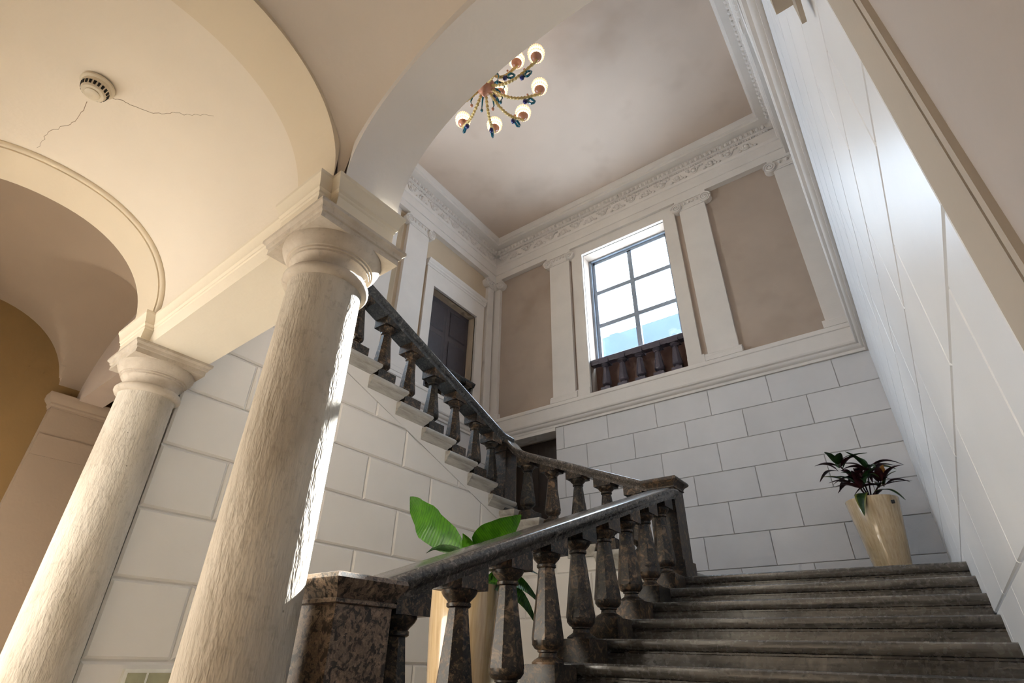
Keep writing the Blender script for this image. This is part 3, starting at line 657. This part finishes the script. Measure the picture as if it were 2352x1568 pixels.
# transverse arch with roll moulding at the farther column
ta = root('corridor_arch', 'cream arch with roll moulding springing from the farther column', 'arch', ARC, TH)
oc = sup(VC, VH+.02, ZV, RV+.02, 48, 2.15); ic = sup(VC, VH-.035, ZV, RV-.035, 48, 2.15); n = len(oc)
vs = [(-1.855, v, z) for v, z in ic]+[(-1.855, v, z) for v, z in oc]+[(-2.2, v, z) for v, z in ic]+[(-2.2, v, z) for v, z in oc]; fs = []
for i in range(n-1): fs += [(i, i+1, n+i+1, n+i), (i, 2*n+i, 2*n+i+1, i+1), (2*n+i, 3*n+i, 3*n+i+1, 2*n+i+1), (n+i, n+i+1, 3*n+i+1, 3*n+i)]
MB().add(vs, fs).build('arch_ring', 'band', ta, 40)
MB().tube([(-1.848, v, z) for v, z in sup(VC, VH-.006, ZV, RV-.006, 60, 2.15)], .022, 8).build('roll_moulding', 'band', ta, 60)
# sail vault over the viewpoint
cb = tag(vault('ceiling', 'sail', '', lin(.12, 2.3, 40), lin(-1.80, -.13, 34), lambda u, v: ZV-.02+1.10*math.sqrt(max(.0, 1-.5*((u-1.18)/1.06)**2-.5*((v+.965)/.835)**2))), 'grey-beige sail vault of the bay before the stair arch', 'vault', kind='structure')
# groin-vaulted end bay
UG, HG = -3.14, .95
def zg(u, v):
    a = zb_(v) if abs(v-VC) < VH else ZV
    q = abs(u-UG)/HG; c = ZV+.72*max(0, 1-q**2.1)**(1/2.1) if q < 1 else ZV
    return max(a, c)
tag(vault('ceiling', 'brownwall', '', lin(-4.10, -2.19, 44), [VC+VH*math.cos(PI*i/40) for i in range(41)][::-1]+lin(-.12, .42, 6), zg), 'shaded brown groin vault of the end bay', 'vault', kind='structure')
ge = dict(loc=ARC, rz=TH)
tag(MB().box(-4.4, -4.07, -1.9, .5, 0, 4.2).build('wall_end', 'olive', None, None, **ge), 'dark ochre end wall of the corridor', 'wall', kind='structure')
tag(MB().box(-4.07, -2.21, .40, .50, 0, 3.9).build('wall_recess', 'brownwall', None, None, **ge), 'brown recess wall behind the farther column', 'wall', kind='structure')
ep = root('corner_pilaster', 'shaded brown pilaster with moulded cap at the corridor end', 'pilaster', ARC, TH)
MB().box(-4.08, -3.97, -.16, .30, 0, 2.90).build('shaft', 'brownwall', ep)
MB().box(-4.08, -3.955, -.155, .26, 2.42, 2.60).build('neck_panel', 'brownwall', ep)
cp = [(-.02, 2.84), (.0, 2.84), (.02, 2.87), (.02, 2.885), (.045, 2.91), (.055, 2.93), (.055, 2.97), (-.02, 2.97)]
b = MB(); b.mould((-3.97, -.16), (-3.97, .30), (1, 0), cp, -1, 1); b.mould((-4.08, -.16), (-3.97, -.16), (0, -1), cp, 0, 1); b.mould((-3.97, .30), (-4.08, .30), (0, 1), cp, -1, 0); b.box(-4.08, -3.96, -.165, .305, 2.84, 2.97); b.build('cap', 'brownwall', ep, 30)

# ------------------------------------------------------------------ smoke detector on the vault
pd = Vector((-2.95, .07, 0)); u_, v_ = (pd-ARC).x, (pd-ARC).y
sd = root('smoke_detector', 'round cream smoke detector on the barrel vault', 'detector', (-2.95, .07, 3.677))
MB().lathe([(.075, 0), (.082, -.008), (.082, -.02), (.076, -.026), (.07, -.028), (.058, -.075), (.052, -.082), (.0, -.084)], 32).build('housing', 'plastic', sd, 40)
for k in range(20):
    a = 2*PI*k/20; c, s_ = math.cos(a), math.sin(a); sl_ = MB()
    q = [(.0655, -.046, -.006), (.0655, -.046, .006), (.0595, -.070, .005), (.0595, -.070, -.005)]
    sl_.loft([[(c*(r+e)-s_*w, s_*(r+e)+c*w, z-e) for r, z, w in q] for e in (-.002, .002)]); sl_.build('slot', 'slot', sd)
MB().lathe([(.036, -.08), (.036, -.088), (.032, -.091), (0, -.092)], 24).build('sensor_disc', 'plastic', sd, 40)

# ------------------------------------------------------------------ chandelier
CH = Vector((-3.56, 3.93, 9.0))
ch = root('glass_chandelier', 'gilded glass chandelier with lit flower shades under the hall ceiling', 'chandelier', CH)
MB().lathe([(.10, 1.5), (.10, 1.46), (.05, 1.42), (.014, 1.40), (.014, .45), (.05, .42), (.06, .36), (.03, .3), (.03, .16), (.09, .12), (.16, .06), (.17, .02), (.14, -.04), (.07, -.10), (.03, -.16), (.045, -.19), (.02, -.24), (0, -.25)], 18).build('stem', 'amber', ch, 40)
def arm(a, R_, z0, sc=1.):
    c, s_ = math.cos(a), math.sin(a); P_ = lambda r, z: (r*c, r*s_, z)
    pts = [P_(.10+ (R_-.10)*t, z0-.02-.17*math.sin(PI*min(1, t*1.05))*(1-.3*t)+ .06*t**4) for t in [i/14 for i in range(15)]]
    pts += [P_(R_+.03, z0+.08), P_(R_+.02, z0+.13)]
    ar = MB().tube(pts, .02, 7)
    for i in range(1, 14): ar.ball(pts[i], .03, 6, 4)
    ao = ar.build('arm', 'gold', ch, 50)
    q = P_(R_+.02, z0+.13)
    MB().lathe([(.025, -.03), (.06, -.005), (.082, .02), (.092, .055)], 14, q).build('shade_cup', 'amber', ao, 40)
    sh = MB().lathe([(.05, .02), (.09, .05), (.118, .10), (.125, .15), (.115, .19), (.10, .21)], 22, q); sh.build('flower_shade', 'bulb', ao, 50)
    rim = MB()
    for k in range(22):
        e = 2*PI*k/22
        for rr, zz in ((.128, .15), (.112, .205), (.118, .08)): rim.ball((q[0]+rr*math.cos(e+zz*9), q[1]+rr*math.sin(e+zz*9), q[2]+zz), .017, 5, 3)
    x = rim.build('shade_beads', 'bulbrim', ao, 60); x['kind'] = 'stuff'
    w = P_(R_*.86, z0-.10)
    lf = MB(); t_ = [(.0, 0), (.045, .03), (.06, .075), (.03, .11), (0, .13)]
    loop = [(w[0]+c*x_*1.0-s_*y_*0, w[1]+s_*x_, w[2]-.13+y_) for x_, y_ in t_]+[(w[0]-c*x_, w[1]-s_*x_, w[2]-.13+y_) for x_, y_ in t_[::-1]]
    lf.tube(loop+[loop[0]], .02, 6); lf.build('glass_leaf', 'teal', ao, 50)
    MB().ball((w[0]-c*.10, w[1]-s_*.10, w[2]-.10), .04, 9, 6, 1.4).build('drop', 'navy', ao, 60)
    MB().ball((w[0]-c*.06, w[1]-s_*.06, w[2]+.09), .02, 7, 5).build('bud', 'amber', ao, 60)
for k in range(10): arm(RAD(10+36*k), .90, 0)
for k in range(5): arm(RAD(28+72*k), .50, .38)
for k in range(10):
    a = RAD(28+36*k); c, s_ = math.cos(a), math.sin(a)
    MB().tube([(c*r, s_*r, z) for r, z in ((.12, .05), (.22, .10), (.30, .04), (.33, -.06), (.30, -.16))], lambda t: .02*(1-t)+.006, 6).build('glass_plume', 'teal', ch, 50)
    MB().ball((c*.30, s_*.30, -.19), .026, 8, 5, 1.5).build('drop', 'teal' if k % 2 else 'amber', ch, 60)

# ------------------------------------------------------------------ pots and plants
def pot(name, label, loc, h, rt_, rb, group='tall glazed planters'):
    r = root(name, label, 'planter', loc, 0, group)
    MB().lathe([(rb*.96, 0), (rb, .02), (rb+(rt_-rb)*.5, h*.5), (rt_, h-.01), (rt_-.006, h), (rt_-.02, h), (rt_-.03, h-.05), (0.01, h-.055)], 48).build('vessel', 'pot', r, 40)
    MB().lathe([(rt_-.025, h-.07), (rt_-.025, h-.045), (.05, h-.03), (0, h-.03)], 32).build('soil', 'soil', r, 60)
    return r
def leaf(base, tip, nrm, wid, bend=.1, cup=.15, wave=.0, n=12, m=6, shape=.45):
    """blade from base to tip; nrm = facing; bend = arch along nrm; cup = fold at the midrib"""
    B, T = Vector(base), Vector(tip); d = T-B; L = d.length; d = d/L; N = Vector(nrm); N = (N-d*N.dot(d)).normalized(); S = d.cross(N)
    b = MB(); pts = []; uv = []; fs = []
    for i in range(n+1):
        t = i/n; w = wid*(math.sin(PI*min(1, t**shape*.985+.01))**.85 if t < 1 else .02)*.5+.0015
        c = B+d*(L*t)+N*(bend*math.sin(PI*t)*L)
        for j in range(m+1):
            q = j/m*2-1; pts.append(tuple(c+S*(q*w)+N*(abs(q)*w*cup+wave*math.sin(t*19+q*2)*abs(q)*w))); uv.append((t*4, j/m))
    for i in range(n):
        for j in range(m): fs.append((i*(m+1)+j, (i+1)*(m+1)+j, (i+1)*(m+1)+j+1, i*(m+1)+j+1))
    k = len(pts); b.add(pts+[tuple(Vector(p)-N*.0022) for p in pts], fs+[tuple(k+i for i in f[::-1]) for f in fs]); b.uv = uv+uv; return b
PC = Vector((-2.36, 2.74, 0)); PH = 1.36
pt = pot('tall_planter', 'tall beige planter standing behind the lower balustrade', PC, PH, .212, .15)
pl = root('broadleaf_plant', 'bright green broad-leaved plant behind the lower handrail', 'plant', (PC.x, PC.y, PH-.03))
o = Vector((PC.x, PC.y, PH-.03)); V3 = Vector
def L_(base, tip, nrm, wid, mat, **kw):
    bs, tp = V3(base)-o, V3(tip)-o
    st = MB().tube([(0, 0, 0), tuple(bs*.5+V3((0, 0, .05))), tuple(bs)], .006, 6).build('stem', 'leaf', pl, 60)
    leaf(bs, tp, nrm, wid, **kw).build('leaf', mat, pl, 60)
cam_n = (.60, -.62, -.35)
L_((-2.36, 2.72, 1.57), (-2.92, 2.72, 1.985), (.45, -.6, -.5), .235, 'leaf', bend=.10, cup=.12, wave=.12, shape=.8)
L_((-2.30, 2.74, 1.57), (-2.02, 2.86, 1.77), (.5, -.6, -.45), .21, 'leaf', bend=.10, cup=.1, wave=.08, shape=.62)
L_((-2.38, 2.70, 1.55), (-2.66, 2.68, 1.57), (.2, -.5, .6), .11, 'leafdark', bend=.12, cup=.4, shape=.7)
L_((-2.34, 2.72, 1.55), (-2.28, 2.60, 1.64), (.3, -.3, .6), .10, 'leaf', bend=.1, cup=.3)
L_((-2.22, 2.74, 1.44), (-1.97, 2.97, 1.43), (.1, -.5, .8), .15, 'leafdark', bend=.10, cup=.2)
L_((-2.20, 2.76, 1.41), (-1.98, 3.0, 1.27), (.5, -.4, .6), .14, 'leaf', bend=.16, cup=.2)
L_((-2.24, 2.78, 1.40), (-2.04, 3.06, 1.15), (.5, -.4, .5), .13, 'leaf', bend=.18, cup=.2)
L_((-2.44, 2.70, 1.41), (-2.60, 2.64, 1.27), (.2, -.8, .4), .06, 'leaf', bend=.16, cup=.2)
L_((-2.40, 2.80, 1.45), (-2.72, 3.05, 1.52), (0, .3, .9), .13, 'leafdark', bend=.1, cup=.2)
P2 = Vector((-.33, 7.85, Z1-.005)); H2 = 1.07
pt2 = pot('tall_planter', 'tall glossy beige planter in the corner of the first landing', P2, H2, .285, .15)
pl2 = root('variegated_plant', 'dark maroon and green spiky plant in the landing corner planter', 'plant', (P2.x, P2.y, P2.z+H2-.03))
rnd = random.Random(5); mats = ['leafdark', 'maroon', 'leafed', 'maroon', 'maroon', 'leafdark']
stems = [((-.22, -.05, .50), 10), ((.08, .05, .46), 9), ((-.05, -.10, .22), 10), ((-.14, .08, .34), 8), ((.16, -.04, .22), 8), ((-.02, -.04, .36), 8)]
for (sx, sy, sz), cnt in stems:
    MB().tube([(0, 0, -.02), (sx*.5, sy*.5, sz*.6), (sx, sy, sz)], .009, 6).build('stem', 'maroon', pl2, 60)
    for k in range(cnt):
        a = 2*PI*k/cnt+rnd.uniform(-.3, .3); el = rnd.uniform(-.35, .75); ln = rnd.uniform(.26, .42)
        d = V3((math.cos(a)*math.cos(el), math.sin(a)*math.cos(el)*.8, math.sin(el))); B = V3((sx, sy, sz-.08*rnd.random()))
        tip = B+d*ln; tip.z = max(tip.z, -.14); tip.x = min(tip.x, .45)
        leaf(B+d*.03, tip, V3((0, 0, 1))-d*.2, rnd.uniform(.06, .10), bend=rnd.uniform(.08, .18), cup=.3, n=9, m=4, shape=.6).build('leaf', mats[rnd.randrange(6)], pl2, 60)
leaf((.12, -.05, .16), (.47, -.12, .17), (0, -.2, 1), .06, bend=.06, cup=.3, shape=.6).build('leaf', 'maroon', pl2, 60)
leaf((.06, -.1, .10), (.34, -.22, -.06), (.2, -.3, 1), .10, bend=.2, cup=.2, shape=.6).build('leaf', 'leafed', pl2, 60)
leaf((-.04, -.12, .10), (-.10, -.32, -.20), (-.1, -.7, .6), .13, bend=.25, cup=.2, shape=.6).build('leaf', 'leafed', pl2, 60)
leaf((.18, .0, .30), (.24, -.05, .42), (.2, -1, .2), .09, bend=.1, cup=.3, shape=.6).build('leaf', 'dry', pl2, 60)
MB().box(.20, .235, -.285, -.255, -.09, -.055).build('pot_tag', 'slot', pl2)

# ------------------------------------------------------------------ small things
gp = root('display_case', 'white-framed greenish glass panel low on the rusticated wall', 'case', (XS+.008, 1.78, 0))
MB().box(0, .03, -.2, .28, .30, .895).build('frame', 'whitepaint', gp)
MB().box(.028, .036, -.18, -.08, .32, .875).build('glass_pane', 'greenglass', gp); MB().box(.028, .036, -.065, .26, .32, .875).build('glass_pane', 'greenglass', gp)
ri = root('impost_block', 'small beige impost high on the bright ashlar wall opposite the column', 'impost', ARC, TH)
MB().box(2.05, 2.10, -.15, .17, ZS0, ZI).build('block', 'strip', ri)
MB().box(2.107, 2.121, -.15, .25, ZS0, ZI).build('fillet', 'strip', ri)
MB().box(2.10, 2.16, -.15, .0, ZS0+.05, ZI).build('pier', 'strip', ri)
CR = [[(-1.16, -1.077, 3.681), (-1.274, -1.072, 3.681), (-1.395, -1.076, 3.681), (-1.485, -1.11, 3.677), (-1.587, -1.151, 3.671), (-1.694, -1.145, 3.672), (-1.811, -1.154, 3.67)],
      [(-1.011, -1.022, 3.684), (-1.021, -.988, 3.686), (-.997, -.949, 3.685), (-.987, -.914, 3.685), (-.943, -.823, 3.677), (-.892, -.776, 3.669), (-.819, -.742, 3.662), (-.757, -.686, 3.648), (-.651, -.629, 3.628), (-.588, -.579, 3.607)]]
rc = random.Random(3)
for c_ in CR:
    P_ = []
    for a, c in zip(c_, c_[1:]):
        for t in range(4): P_.append(tuple(a[k]+(c[k]-a[k])*t/4+rc.uniform(-.006, .006)*(k < 2) for k in range(3)))
    P_ = [(u, v, zb_(v)-.0005) for u, v, _ in P_]
    MB().tube(P_, lambda t: .0022*(1-t*.6), 4).build('plaster_crack', 'crack', cv)

# ------------------------------------------------------------------ building seen through the window
nb = root('neighbour_building', 'hazy blue building across the court seen through the window', 'building', (-27, 60, 0))
MB().box(-24, 27, 0, 20, -2, 37).build('facade', 'extpale', nb)
MB().box(-25, 28, -1.8, 21, 37, 40.0).build('attic', 'ext', nb)
MB().box(-4.5, -1.8, -1.86, -1.2, 37.6, 39.6).build('attic_panel', 'extdark', nb)
MB().loft([[(x, y, 30), (x+4.5, y, 30), (x+4.5, y, 33), (x+1.2, y, 36), (x, y, 36)] for x, y in ((3.4, -8), (3.4, -1.7))]).build('gable', 'extdark', nb)
for k in range(8): MB().box(-22+6*k, -19+6*k, -.2, .1, 29, 35).build('window', 'extdark', nb)
